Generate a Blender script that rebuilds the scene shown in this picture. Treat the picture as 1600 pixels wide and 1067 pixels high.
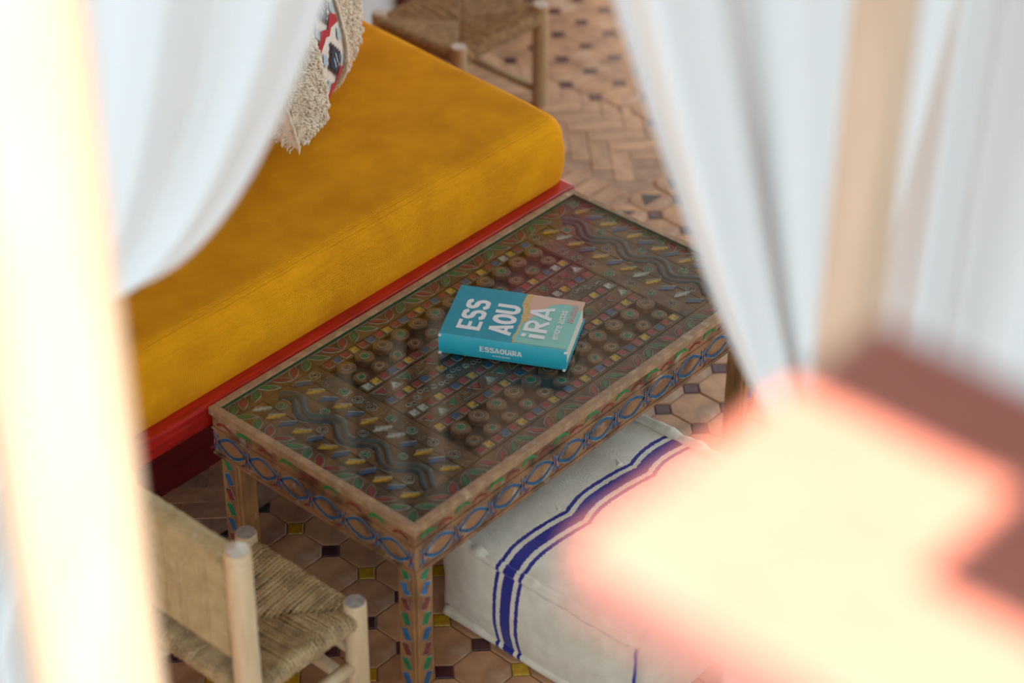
import bpy, bmesh, math, random
import numpy as np
from mathutils import Vector, Matrix, noise
random.seed(7)
for o in list(bpy.data.objects): bpy.data.objects.remove(o)
S = bpy.context.scene
COL = S.collection
PI = math.pi

# ------------------------------------------------------------------ camera
CAM = Vector((-2.1106, -2.0771, 2.9096))
AZ, PITCH, ROLL, FPX = 0.72124, 0.61928, 0.007126, 3503.3
HZ = Vector((math.cos(AZ), math.sin(AZ), 0))          # heading on the ground
LAT = Vector((math.sin(AZ), -math.cos(AZ), 0))        # to the right of the heading
cd = bpy.data.cameras.new('camera'); co = bpy.data.objects.new('camera', cd); COL.objects.link(co)
fw = Vector((math.cos(AZ)*math.cos(PITCH), math.sin(AZ)*math.cos(PITCH), -math.sin(PITCH)))
rt = LAT.copy(); up = rt.cross(fw)
rt, up = rt*math.cos(ROLL)+up*math.sin(ROLL), up*math.cos(ROLL)-rt*math.sin(ROLL)
M4 = Matrix((rt, up, -fw)).transposed().to_4x4(); M4.translation = CAM
co.matrix_world = M4
cd.sensor_fit = 'HORIZONTAL'; cd.sensor_width = 36; cd.lens = FPX/1600*36
cd.clip_start = .05; cd.clip_end = 100
cd.dof.use_dof = True; cd.dof.focus_distance = 4.36; cd.dof.aperture_fstop = 1.7
S.camera = co

# ------------------------------------------------------------------ light
w = bpy.data.worlds.new('sky'); S.world = w; w.use_nodes = True
bg = w.node_tree.nodes['Background']
bg.inputs[0].default_value = (.70, .87, 1.0, 1); bg.inputs[1].default_value = 1.35
sd = bpy.data.lights.new('sun', 'SUN'); so = bpy.data.objects.new('sun', sd); COL.objects.link(so)
sd.energy = 19.5; sd.angle = .012; sd.color = (1.0, .90, .76)
SE = math.radians(66); SDX, SDY = .4, .9165
so.rotation_euler = Vector((-SDX*math.cos(SE), -SDY*math.cos(SE), math.sin(SE))).to_track_quat('Z', 'Y').to_euler()
so.location = (-3, -4, 6)
S.view_settings.view_transform = 'Standard'; S.view_settings.look = 'None'
S.view_settings.gamma = 1; S.view_settings.use_curve_mapping = False
S.view_settings.exposure = .50

# ------------------------------------------------------------------ materials
MATS = {}
def mat(name, col, rough=.6, var=None, scale=20, detail=4, bump=0, bscale=None, spec=.5, stretch=None,
        rnd=0, coat=0, lo=.35, hi=.65, sheen=0, mask2=None, trans=0):
    """principled; var = second colour mixed by noise; rnd = brightness change per object; mask2 = (colour, scale, lo, hi)"""
    m = bpy.data.materials.new(name); MATS[name] = m; m.use_nodes = True
    nt = m.node_tree; N = nt.nodes; Lk = nt.links; b = N['Principled BSDF']
    b.inputs['Roughness'].default_value = rough
    b.inputs['Specular IOR Level'].default_value = spec
    b.inputs['Coat Weight'].default_value = coat; b.inputs['Coat Roughness'].default_value = .15
    if sheen: b.inputs['Sheen Weight'].default_value = sheen
    tc = N.new('ShaderNodeTexCoord'); mp = N.new('ShaderNodeMapping'); Lk.new(tc.outputs['Object'], mp.inputs[0])
    if stretch: mp.inputs['Scale'].default_value = stretch
    out = None
    def noi(sc, dt=4):
        n = N.new('ShaderNodeTexNoise'); n.inputs['Scale'].default_value = sc; n.inputs['Detail'].default_value = dt
        Lk.new(mp.outputs[0], n.inputs['Vector']); return n
    def ramp(n, l, h):
        r = N.new('ShaderNodeMapRange'); r.inputs[1].default_value = l; r.inputs[2].default_value = h
        Lk.new(n.outputs[0], r.inputs[0]); return r
    def mix(a, bcol, fac):
        x = N.new('ShaderNodeMix'); x.data_type = 'RGBA'
        if hasattr(a, 'is_linked'): Lk.new(a, x.inputs[6])
        else: x.inputs[6].default_value = (*a, 1)
        x.inputs[7].default_value = (*bcol, 1)
        Lk.new(fac, x.inputs[0]); return x.outputs[2]
    cur = col
    if var: cur = mix(col, var, ramp(noi(scale, detail), lo, hi).outputs[0])
    if mask2: cur = mix(cur, mask2[0], ramp(noi(mask2[1], 6), mask2[2], mask2[3]).outputs[0])
    if rnd:
        oi = N.new('ShaderNodeObjectInfo'); r = N.new('ShaderNodeMapRange')
        r.inputs[3].default_value = 1-rnd; r.inputs[4].default_value = 1+rnd
        Lk.new(oi.outputs['Random'], r.inputs[0])
        h = N.new('ShaderNodeHueSaturation'); Lk.new(r.outputs[0], h.inputs['Value'])
        if hasattr(cur, 'is_linked'): Lk.new(cur, h.inputs['Color'])
        else: h.inputs['Color'].default_value = (*cur, 1)
        cur = h.outputs[0]
    if hasattr(cur, 'is_linked'): Lk.new(cur, b.inputs['Base Color'])
    else: b.inputs['Base Color'].default_value = (*cur, 1)
    if bump:
        bn = noi(bscale or scale*3, 5); bu = N.new('ShaderNodeBump'); bu.inputs['Strength'].default_value = bump
        bu.inputs['Distance'].default_value = .003
        Lk.new(bn.outputs[0], bu.inputs['Height']); Lk.new(bu.outputs[0], b.inputs['Normal'])
    if trans:
        t = N.new('ShaderNodeBsdfTranslucent'); t.inputs[0].default_value = (*col, 1)
        ms = N.new('ShaderNodeMixShader'); ms.inputs[0].default_value = trans
        Lk.new(b.outputs[0], ms.inputs[1]); Lk.new(t.outputs[0], ms.inputs[2])
        Lk.new(ms.outputs[0], N['Material Output'].inputs[0])
    return m

mat('tile', (.58, .30, .14), .55, (.36, .175, .085), 14, 6, .25, 60, rnd=.16, mask2=((.64, .44, .28), 9, .55, .75))
mat('tile_dark', (.055, .013, .014), .45, (.09, .02, .02), 60, 3, .1, rnd=.2)
mat('tile_yellow', (.55, .33, .015), .25, (.45, .24, .01), 60, 3, .1, rnd=.15)
mat('tile_black', (.02, .017, .016), .5)
mat('brick', (.58, .325, .17), .6, (.44, .235, .125), 25, 6, .35, 80, rnd=.12, mask2=((.62, .49, .38), 12, .6, .8))
mat('grout', (.46, .29, .18), .8, (.34, .19, .12), 30, 5, .3)
mat('plaster', (.82, .80, .77), .8, (.76, .74, .70), 5, 5, .15, 40)
mat('earth_wall', (.12, .075, .05), .85, (.09, .055, .035), 4, 5, .2)
mat('pale_timber', (.62, .50, .36), .6)
WALL_POSTS = (1.25, 1.55, 1.77, 1.95)
mat('roof_wood', (.32, .2, .12), .7, (.22, .13, .07), 12, 5, .2, stretch=(1, 8, 1))
mat('door_red', (.16, .02, .012), .45, (.1, .012, .01), 20, 5)
mat('wood_post', (.80, .56, .39), .6, (.70, .48, .32), 10, 5, .15, stretch=(6, 6, .6))
mat('log_post', (.46, .345, .25), .6, (.41, .30, .21), 10, 5, .15, stretch=(6, 6, .6))
mat('red_rail', (.40, .14, .105), .35, (.35, .12, .09), 18, 4, .05, stretch=(5, 1, 1), coat=1)
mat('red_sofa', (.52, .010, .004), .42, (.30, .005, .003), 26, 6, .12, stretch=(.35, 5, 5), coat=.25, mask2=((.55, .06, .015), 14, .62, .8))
mat('red_base_shaded', (.20, .007, .006), .4, (.12, .004, .004), 26, 6, .12, stretch=(.35, 5, 5), coat=.2)  # sofa red darkened, the shade under the overhang put into its colour
mat('mustard', (.88, .355, .003), .9, (.72, .27, .002), 9, 6, spec=.15)
mat('curtain', (.93, .94, .93), .8, trans=.16, spec=.2)
mat('canvas', (.80, .80, .80), .8, trans=.08, spec=.2)
mat('slate', (.085, .095, .10), .8, (.06, .068, .07), 3, 5, .3)
mat('tie', (.80, .80, .78), .8)
mat('rod', (.15, .1, .07), .5)
mat('peeled', (.72, .55, .33), .55, (.62, .44, .24), 14, 5, .15, 50, stretch=(3, 3, .5), mask2=((.5, .36, .22), 22, .62, .75))
mat('peeled_dark', (.52, .33, .16), .55, (.40, .24, .11), 14, 5, .15, 50, stretch=(3, 3, .5))
mat('end_grain', (.36, .31, .26), .8, (.24, .2, .17), 120, 4, .3)
mat('end_grain_pale', (.62, .54, .45), .8, (.5, .42, .33), 80, 4, .2)
mat('rush', (.56, .40, .19), .75, (.33, .22, .10), 26, 6, lo=.38, hi=.62, mask2=((.66, .52, .30), 120, .58, .72))
mat('rush_pale', (.62, .47, .23), .75, (.50, .36, .16), 30, 6, mask2=((.70, .58, .36), 120, .58, .72))
mat('rush_brown', (.48, .285, .115), .75, (.29, .16, .065), 60, 6, mask2=((.50, .34, .16), 90, .58, .72))
mat('wood_rim', (.44, .26, .135), .6, (.22, .115, .052), 30, 6, .3, 60, mask2=((.54, .37, .22), 30, .54, .72))
mat('wood_apron', (.32, .15, .060), .6, (.075, .034, .016), 20, 7, .35, 60, lo=.42, hi=.68, mask2=((.46, .35, .26), 22, .60, .74))
mat('wood_leg', (.45, .22, .075), .5, (.22, .10, .04), 18, 6, .3, 60, stretch=(2, 2, .6), mask2=((.6, .5, .4), 16, .66, .8))
mat('wood_panel', (.10, .042, .014), .6, (.035, .015, .007), 30, 6, .3, 90, mask2=((.17, .11, .07), 14, .62, .85))
mat('wood_strip', (.21, .082, .024), .55, (.055, .022, .009), 22, 6, .3, 90, mask2=((.24, .155, .10), 13, .63, .85))
mat('wood_disc', (.25, .10, .030), .55, (.11, .042, .015), 60, 4, .25)
def paint(n, c, k=.6): mat(n, c, .5, tuple(x*k for x in c), 120, 5, .15, 200, mask2=((.14, .07, .035), 130, .57, .68), rnd=.12)
paint('p_green', (.03, .17, .055)); paint('p_red', (.36, .025, .025)); paint('p_yellow', (.62, .32, .02))
paint('p_blue', (.03, .085, .20)); paint('p_white', (.50, .46, .40)); paint('p_navy', (.028, .036, .05)); paint('p_slate', (.06, .075, .08))
paint('a_blue', (.006, .115, .26)); paint('a_green', (.01, .24, .06)); paint('a_red', (.27, .025, .025))
paint('l_blue', (.02, .15, .34)); paint('l_green', (.01, .26, .10)); paint('l_red', (.27, .05, .05)); paint('l_line', (.40, .36, .31))
mat('wool', (.86, .78, .63), .95, (.76, .68, .53), 30, 6, .5, 220, sheen=.2)
mat('thread', (.45, .42, .42), .9); mat('thread_blue', (.03, .03, .30), .9)
mat('shag', (.93, .78, .59), .95, (.82, .66, .48), 40, 6, .5, 200, sheen=.3)
mat('kilim', (.70, .62, .52), .9, (.62, .53, .43), 60, 4, .3, 300)
mat('k_navy', (.012, .018, .04), .9); mat('k_brown', (.05, .02, .015), .9); mat('k_blue', (.33, .43, .47), .9); mat('k_red', (.38, .01, .015), .9)
mat('cover_teal', (.008, .265, .345), .38, (.01, .30, .38), 30, 3); mat('cover_spine', (.02, .42, .53), .4, (.03, .45, .56), 40, 3)
mat('cover_mint', (.235, .54, .44), .4); mat('cover_pink', (.66, .40, .28), .4); mat('cover_ochre', (.58, .34, .085), .5, (.66, .45, .2), 150, 4)
mat('cover_back', (.01, .25, .33), .4); mat('ink', (.80, .78, .75), .5); mat('foil', (.48, .40, .34), .35, (.3, .25, .22), 200, 3)
mat('paper', (.74, .62, .45), .85, (.64, .52, .36), 10, 4, .3, 40, stretch=(.2, .2, 60))
mat('glass_edge', (.02, .10, .06), .15)
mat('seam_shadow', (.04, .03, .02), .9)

# weave bump for the mustard cloth
def weave(m, sc, strength):
    nt = m.node_tree; N = nt.nodes; Lk = nt.links; b = N['Principled BSDF']
    tc = N.new('ShaderNodeTexCoord'); hs = None
    outs = []
    for ax, rot in (('X', 0), ('Y', 0), ('Z', 0)):
        wv = N.new('ShaderNodeTexWave'); wv.bands_direction = ax; wv.inputs['Scale'].default_value = sc
        wv.inputs['Distortion'].default_value = 1.5; wv.inputs['Detail'].default_value = 1
        Lk.new(tc.outputs['Object'], wv.inputs['Vector']); outs.append(wv.outputs['Fac'])
    a = N.new('ShaderNodeMath'); a.operation = 'ADD'; Lk.new(outs[0], a.inputs[0]); Lk.new(outs[1], a.inputs[1])
    a2 = N.new('ShaderNodeMath'); a2.operation = 'ADD'; Lk.new(a.outputs[0], a2.inputs[0]); Lk.new(outs[2], a2.inputs[1])
    bu = N.new('ShaderNodeBump'); bu.inputs['Strength'].default_value = strength; bu.inputs['Distance'].default_value = .002
    Lk.new(a2.outputs[0], bu.inputs['Height']); Lk.new(bu.outputs[0], b.inputs['Normal'])
weave(MATS['mustard'], 62, .55)

# glass: clear sheet that reflects by its Fresnel term
def glass_mat():
    m = bpy.data.materials.new('glass'); MATS['glass'] = m; m.use_nodes = True; nt = m.node_tree; N = nt.nodes
    N.remove(N['Principled BSDF'])
    t = N.new('ShaderNodeBsdfTransparent'); t.inputs[0].default_value = (.95, .985, .965, 1)
    g = N.new('ShaderNodeBsdfGlossy'); g.inputs['Roughness'].default_value = .025
    lw = N.new('ShaderNodeLayerWeight'); lw.inputs[0].default_value = .5
    pw5 = N.new('ShaderNodeMath'); pw5.operation = 'POWER'; pw5.inputs[1].default_value = 5; nt.links.new(lw.outputs['Facing'], pw5.inputs[0])
    fr = N.new('ShaderNodeMath'); fr.operation = 'MULTIPLY_ADD'; fr.inputs[1].default_value = .96; fr.inputs[2].default_value = .04; nt.links.new(pw5.outputs[0], fr.inputs[0])
    x = N.new('ShaderNodeMixShader'); nt.links.new(fr.outputs[0], x.inputs[0])
    nt.links.new(t.outputs[0], x.inputs[1]); nt.links.new(g.outputs[0], x.inputs[2]); nt.links.new(x.outputs[0], N['Material Output'].inputs[0])
glass_mat()

# pouf cloth: cream wool with woven blue bands (a pattern of the cloth, at fixed places along its width)
def pouf_mat():
    m = mat('pouf', (.86, .77, .61), .95, (.76, .67, .51), 30, 6, .5, 240, sheen=.2)
    nt = m.node_tree; N = nt.nodes; Lk = nt.links; b = N['Principled BSDF']
    src = b.inputs['Base Color'].links[0].from_socket
    tc = N.new('ShaderNodeTexCoord'); sp = N.new('ShaderNodeSeparateXYZ'); Lk.new(tc.outputs['Object'], sp.inputs[0])
    def M(op, a, bb, c=None):
        n = N.new('ShaderNodeMath'); n.operation = op
        for i, v in enumerate((a, bb, c)):
            if v is None: continue
            if hasattr(v, 'is_linked'): Lk.new(v, n.inputs[i])
            else: n.inputs[i].default_value = v
        return n.outputs[0]
    X, Y = sp.outputs[0], sp.outputs[1]
    # the band wanders a little where the cloth is puckered
    sw = M('MULTIPLY', M('ABSOLUTE', M('SINE', M('MULTIPLY', M('ADD', X, .265), 3.14159/.19), None), None), .017)
    wob = N.new('ShaderNodeTexNoise'); wob.inputs['Scale'].default_value = 260; Lk.new(tc.outputs['Object'], wob.inputs['Vector'])
    yy = M('ADD', M('SUBTRACT', Y, sw), M('MULTIPLY', M('SUBTRACT', wob.outputs[0], .5), .006))
    tot = None
    for c, h in POUF_BANDS:
        k = M('LESS_THAN', M('ABSOLUTE', M('SUBTRACT', yy, c), None), h)
        tot = k if tot is None else M('MAXIMUM', tot, k)
    x = N.new('ShaderNodeMix'); x.data_type = 'RGBA'; Lk.new(tot, x.inputs[0]); Lk.new(src, x.inputs[6])
    x.inputs[7].default_value = (.016, .016, .235, 1)
    Lk.new(x.outputs[2], b.inputs['Base Color'])
PB = .056
POUF_BANDS = [(PB+.027, .0042), (PB, .0125), (PB-.027, .0042)]
pouf_mat()

# ------------------------------------------------------------------ mesh helpers
class MB:
    def __init__(s): s.v = []; s.f = []; s.mi = []
    def add(s, vs, fs, mi=0):
        k = len(s.v); s.v += [tuple(x) for x in vs]; s.f += [tuple(k+i for i in f) for f in fs]; s.mi += [mi]*len(fs); return s
    def box(s, x0, x1, y0, y1, z0, z1, mi=0):
        return s.add([(x, y, z) for z in (z0, z1) for y in (y0, y1) for x in (x0, x1)],
                     [(0, 2, 3, 1), (4, 5, 7, 6), (0, 1, 5, 4), (2, 6, 7, 3), (0, 4, 6, 2), (1, 3, 7, 5)], mi)
    def tube(s, pts, rad, n=10, caps=True, mi=0, wob=0):
        pts = [Vector(p) for p in pts]; m = len(pts); T = []
        for i in range(m): T.append((pts[min(i+1, m-1)]-pts[max(i-1, 0)]).normalized())
        a = Vector((0, 0, 1)) if abs(T[0].z) < .9 else Vector((1, 0, 0))
        nx = T[0].cross(a).normalized(); k = len(s.v)
        for i in range(m):
            nx = (nx-T[i]*nx.dot(T[i])).normalized(); ny = T[i].cross(nx)
            r = rad[i] if hasattr(rad, '__len__') else rad
            for j in range(n):
                q = 2*PI*j/n; rr = r*(1+(wob*noise.noise(pts[i]*30+Vector((j, 0, 0))) if wob else 0))
                s.v.append(tuple(pts[i]+nx*(rr*math.cos(q))+ny*(rr*math.sin(q))))
        for i in range(m-1):
            for j in range(n):
                s.f.append((k+i*n+j, k+i*n+(j+1) % n, k+(i+1)*n+(j+1) % n, k+(i+1)*n+j)); s.mi.append(mi)
        if caps:
            s.f.append(tuple(k+j for j in reversed(range(n)))); s.mi.append(mi)
            s.f.append(tuple(k+(m-1)*n+j for j in range(n))); s.mi.append(mi)
        return s
    def cord(s, pts, r, pitch=.017, ph=0, step=.0045):
        """two-ply twisted cord along pts"""
        P = np.array(pts, float); d = np.r_[0, np.cumsum(np.linalg.norm(np.diff(P, axis=0), axis=1))]
        m = max(2, int(d[-1]/step)); t = np.linspace(0, d[-1], m)
        Q = np.stack([np.interp(t, d, P[:, i]) for i in range(3)], 1)
        T = np.gradient(Q, axis=0); T /= np.linalg.norm(T, axis=1)[:, None]+1e-12
        nx = np.cross(T[0], [0, 0, 1.]) if abs(T[0][2]) < .9 else np.cross(T[0], [1., 0, 0]); k = len(s.v); n = 6
        for i in range(m):
            nx = nx-T[i]*(nx@T[i]); nx /= np.linalg.norm(nx); ny = np.cross(T[i], nx); tw = ph+2*PI*t[i]/pitch
            for j in range(n):
                q = 2*PI*j/n; rr = r*(1+.34*math.cos(2*q)); c, sn = rr*math.cos(q+tw), rr*math.sin(q+tw)
                s.v.append((Q[i][0]+nx[0]*c+ny[0]*sn, Q[i][1]+nx[1]*c+ny[1]*sn, Q[i][2]+nx[2]*c+ny[2]*sn))
        for i in range(m-1):
            for j in range(n):
                s.f.append((k+i*n+j, k+i*n+(j+1) % n, k+(i+1)*n+(j+1) % n, k+(i+1)*n+j)); s.mi.append(0)
        return s
    def lathe(s, prof, cx, cy, n=20, mi=0):
        k = len(s.v)
        for r, z in prof:
            for j in range(n): s.v.append((cx+r*math.cos(2*PI*j/n), cy+r*math.sin(2*PI*j/n), z))
        for i in range(len(prof)-1):
            for j in range(n):
                s.f.append((k+i*n+j, k+i*n+(j+1) % n, k+(i+1)*n+(j+1) % n, k+(i+1)*n+j)); s.mi.append(mi)
        s.f.append(tuple(k+j for j in reversed(range(n)))); s.mi.append(mi)
        s.f.append(tuple(k+(len(prof)-1)*n+j for j in range(n))); s.mi.append(mi)
        return s
    def grid(s, fn, nu, nv, mi=0, flip=False, closeu=False):
        k = len(s.v)
        for j in range(nv+1):
            for i in range(nu+1): s.v.append(tuple(fn(i/nu, j/nv)))
        for j in range(nv):
            for i in range(nu):
                a = k+j*(nu+1)+i; f = (a, a+1, a+nu+2, a+nu+1)
                s.f.append(f[::-1] if flip else f); s.mi.append(mi)
        return s
    def poly(s, pts, z0, z1, mi=0):
        """prism over a 2D outline (counter-clockwise)"""
        n = len(pts); k = len(s.v)
        s.v += [(x, y, z0) for x, y in pts]+[(x, y, z1) for x, y in pts]
        s.f.append(tuple(k+n+i for i in range(n))); s.mi.append(mi)
        s.f.append(tuple(k+i for i in reversed(range(n)))); s.mi.append(mi)
        for i in range(n):
            s.f.append((k+i, k+(i+1) % n, k+n+(i+1) % n, k+n+i)); s.mi.append(mi)
        return s

ORG = {}                                                    # world origin of every thing
def data(name, mb, mats, off=(0, 0, 0), smooth=False, weld=False, bev=0):
    me = bpy.data.meshes.new(name)
    me.from_pydata([(x-off[0], y-off[1], z-off[2]) for x, y, z in mb.v], [], mb.f)
    for m in ([mats] if isinstance(mats, str) else mats): me.materials.append(MATS[m])
    me.polygons.foreach_set('material_index', mb.mi)
    if weld or bev:
        bm = bmesh.new(); bm.from_mesh(me)
        bmesh.ops.remove_doubles(bm, verts=bm.verts, dist=1e-5)
        if bev:
            ed = [e for e in bm.edges if len(e.link_faces) == 2 and e.calc_face_angle(0) > .6]
            bmesh.ops.bevel(bm, geom=ed, offset=bev, segments=2, profile=.6, affect='EDGES')
        bm.to_mesh(me); bm.free()
    if smooth: me.polygons.foreach_set('use_smooth', [True]*len(me.polygons))
    me.update(); return me
def link(name, me, parent=None, loc=(0, 0, 0)):
    o = bpy.data.objects.new(name, me); COL.objects.link(o); o.parent = parent; o.location = loc; return o
def part(name, mb, mats, parent, **k):
    """a part; mb in world coordinates"""
    off = ORG[parent.name]; o = link(name, data(name, mb, mats, off, **k), parent); ORG[o.name] = off; return o
def tag(o, label, cat, group=None):
    o['label'] = label; o['category'] = cat
    if group: o['group'] = group
    return o
def thing(name, loc, label, cat, group=None):
    o = bpy.data.objects.new(name, None); COL.objects.link(o); o.location = loc; ORG[o.name] = tuple(loc); o.empty_display_size = .05
    return tag(o, label, cat, group)
def struct(name, mb, mats, loc=(0, 0, 0), **k):
    o = link(name, data(name, mb, mats, loc, **k), None, loc); o['kind'] = 'structure'; ORG[o.name] = tuple(loc); return o
def front(u, H, z):
    """a point of the open front of the room: u along the opening, H depth behind the terrace edge"""
    return (CAM.x+HZ.x*H+LAT.x*u, CAM.y+HZ.y*H+LAT.y*u, z)

# ------------------------------------------------------------------ the setting
fl = struct('floor', MB().box(-.95, 7, -1.9, 1.95, -.08, -.0008), 'grout')
struct('floor_terrace', MB().box(-9, -.95, -9, 4, -.10, -.006).box(-.95, 7, -9, -1.9, -.10, -.006), 'slate')
FX0, FY0 = .0798, .0094                                     # lattice of the tiles round the table
GX0, GY0 = 2.2294, 1.4892                                   # lattice of the tiles beyond the bricks
T, DH = .1, .0236
YB, XB = .822, 1.93                                         # where bricks begin / end
def inframe(p, m=40):
    d = Vector(p)-CAM; z = d.dot(fw); x = 800+FPX*d.dot(rt)/z; y = 533.5-FPX*d.dot(up)/z
    return -m < x < 1600+m and -m < y < 1067+m
def bevprism(pts, h=.004, z0=-.006, inset=.0014):
    """small tile with a worn edge"""
    mb = MB(); n = len(pts); cx = sum(p[0] for p in pts)/n; cy = sum(p[1] for p in pts)/n
    def ins(q): return [(x-(x-cx)/math.hypot(x-cx, y-cy)*q, y-(y-cy)/math.hypot(x-cx, y-cy)*q) for x, y in pts]
    mb.v = [(x, y, z0) for x, y in pts]+[(x, y, h-.0016) for x, y in ins(.0003)]+[(x, y, h) for x, y in ins(inset+.0012)]
    for r in (0, 1):
        for i in range(n): mb.f.append((r*n+i, r*n+(i+1) % n, (r+1)*n+(i+1) % n, (r+1)*n+i))
    mb.f.append(tuple(2*n+i for i in range(n))); mb.mi = [0]*len(mb.f); return mb
g = .0009
oct_pts = []
c_ = T/2-g; d_ = DH+.0004
for sx, sy in ((1, 1), (-1, 1), (-1, -1), (1, -1)):
    a, b = (sx*c_, sy*(T/2-d_)), (sx*(T/2-d_), sy*c_)
    oct_pts += [a, b] if sx*sy > 0 else [b, a]
oct_me = data('octagon_tile', bevprism(oct_pts), 'tile')
sq_pts = [(DH-g, 0), (0, DH-g), (-DH+g, 0), (0, -DH+g)]
sq_me = {m: data('square_tile', bevprism(sq_pts, .0035), m) for m in ('tile_dark', 'tile_yellow')}
def region(x, y):
    """1 tiles round the table, 2 tiles beyond, 0 bricks"""
    if y < YB: return 1 if x < 4 else 0
    return 2 if x > XB else 0
octs, dots = [], []
for i in range(-22, 42):
    for j in range(-28, 9):
        cx, cy = FX0+(i+.5)*T, FY0+(j+.5)*T
        if cy+.05 < (YB+.02 if cx > 1.2 else .615) and cy > -1.85 and cx > -.9: octs.append((cx, cy))
        x, y = FX0+i*T, FY0+j*T
        if y < (YB-.03 if x > 1.2 else .55) and y > -1.85 and x > -.85: dots.append((x, y, 'tile_yellow' if ((i % 2 == 1 and j % 2) or (i % 2 == 0 and i % 4 == 2 and j % 2 == 0)) and x < .95 else 'tile_dark'))
for i in range(-3, 16):
    for j in range(-7, 5):
        cx, cy = GX0+(i+.5)*T, GY0+(j+.5)*T
        if cx-.05 > XB-.02 and cy-.05 > YB-.01 and cy < 1.85: octs.append((cx, cy))
        x, y = GX0+i*T, GY0+j*T
        if x > XB-.02 and y > YB+.02 and y < 1.85: dots.append((x, y, 'tile_dark'))
def hidden(x, y):
    return (x < 1.15 and y > .80) or not inframe((x, y, 0), 30)
stf = MB()
octs.sort(key=lambda p: (Vector((p[0], p[1], 0))-CAM).length)
no = 0
for x, y in octs:
    tilt = (random.uniform(-.004, .004), random.uniform(-.004, .004), 0)
    if hidden(x, y) or no >= 290:
        stf.add([(a+x, b+y, 0.003) for a, b in oct_pts], [tuple(range(8))])
    else:
        o = link('octagon_tile', oct_me, fl, (x, y, random.uniform(-.0006, .0006))); o.rotation_euler = tilt; no += 1
nd = 0
for x, y, m in dots:
    if hidden(x, y) or nd >= 290:
        stf.add([(a+x, b+y, 0.0025) for a, b in sq_pts], [(0, 1, 2, 3)], 1 if m == 'tile_dark' else 2)
    else:
        o = link('square_tile', sq_me[m], fl, (x, y, random.uniform(-.0004, .0004))); o.rotation_euler = (0, 0, random.uniform(-.03, .03)); nd += 1
# cut half tiles along the edge of the bricks, small yellow and black chips between them
for k in range(-12, 28):
    x = FX0+(k+.5)*T
    if x < 1.2: continue
    if x > XB or not inframe((x, YB-.03, 0), 30): continue
    b = random.choice(['tile_black', 'tile_dark']) if k % 2 else 'tile_black'
    chip = data('chip_tile', bevprism([(0, .045), (-.036, 0), (.036, 0)][::-1] if 0 else [(-.033, .022), (.033, .022), (0, -.018)][::-1][::-1], .004), b)
    o = link('chip_tile', chip, fl, (x, YB-.048, .0012)); o.rotation_euler = (0, 0, PI)
half = data('chip_tile', bevprism([(DH-g, -.001), (-DH+g, -.001), (0, -DH+g)][::-1], .0035), 'tile_black')
for k in range(-4, 12): link('chip_tile', half, fl, (FX0+k*T, FY0+6*T, .0005))
# bricks laid in herringbone, turned to the room's diagonal
BL, BW = .15, .05
def brick_me(l, wd): return data('brick', bevprism([(l/2-g*.8, wd/2-g*.8), (-l/2+g*.8, wd/2-g*.8), (-l/2+g*.8, -wd/2+g*.8), (l/2-g*.8, -wd/2+g*.8)], .0025, inset=.0008), 'brick')
bme = brick_me(BL, BW)
nb = 0
ca = math.cos(PI/4+.02)
for a in range(-40, 60):
    for b in range(-40, 60):
        # herringbone: each pair shifts by one width along both axes
        for kind in (0, 1):
            lx = a*BW+b*BL*2/3*0; ly = 0
            px, py = a*BW+b*BL, a*BW-b*BL
            if kind == 0: cx, cy, rot = px+BL/2, py+BW/2, 0
            else: cx, cy, rot = px+BL+BW/2-BW*0, py+BL/2-BW*2+BW*0, PI/2
            q = PI/4
            X = .4+cx*math.cos(q)-cy*math.sin(q); Y = 1.2+cx*math.sin(q)+cy*math.cos(q)
            if Y < (YB+.03 if X > 1.16 else .655) or Y > 1.88 or X > XB-.005 or X < -.8: continue
            if 1.44 < X < 1.63 and Y < 1.35: continue
            if hidden(X, Y) or nb > 280: continue
            o = link('brick', bme, fl, (X, Y, random.uniform(-.0016, .0002))); o.rotation_euler = (random.uniform(-.006, .006), random.uniform(-.006, .006), rot+q+random.uniform(-.01, .01)); nb += 1
for k in range(12):                                        # a course of bricks set crosswise
    Y = YB+.03+k*.056
    if Y > 1.35: break
    o = link('brick', bme, fl, (1.54, Y, .0008)); o.rotation_euler = (0, 0, random.uniform(-.02, .02))
so_ = link('tile_field', data('tile_field', stf, ['tile', 'tile_dark', 'tile_yellow']), fl); so_['kind'] = 'stuff'

wl = struct('wall_back', MB().box(-4, 3.6, 1.88, 2.08, 0, 2.85), 'plaster')
part('upper_wall', MB().box(-4, 3.6, 1.872, 1.88, 1.05, 2.85), 'earth_wall', wl)
for x in WALL_POSTS: part('wall_post', MB().box(x-.035, x+.035, 1.80, 1.872, 0.98, 2.74), 'pale_timber', wl, bev=.005)
struct('sky_blocker_left', MB().box(-1.85, -1.7, .35, 1.88, 0, 2.85), 'earth_wall')  # unseen wall, added to block sky light from the left
dr = struct('door_1', MB().box(1.89, 2.75, 1.845, 1.88, 0.0, 2.05), 'door_red', bev=.004)
for zz in (.25, 1.1):
    for xx in (1.97, 2.36): part('door_panel', MB().box(xx, xx+.31, 1.835, 1.85, zz, zz+.68), 'door_red', dr, bev=.006)
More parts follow.
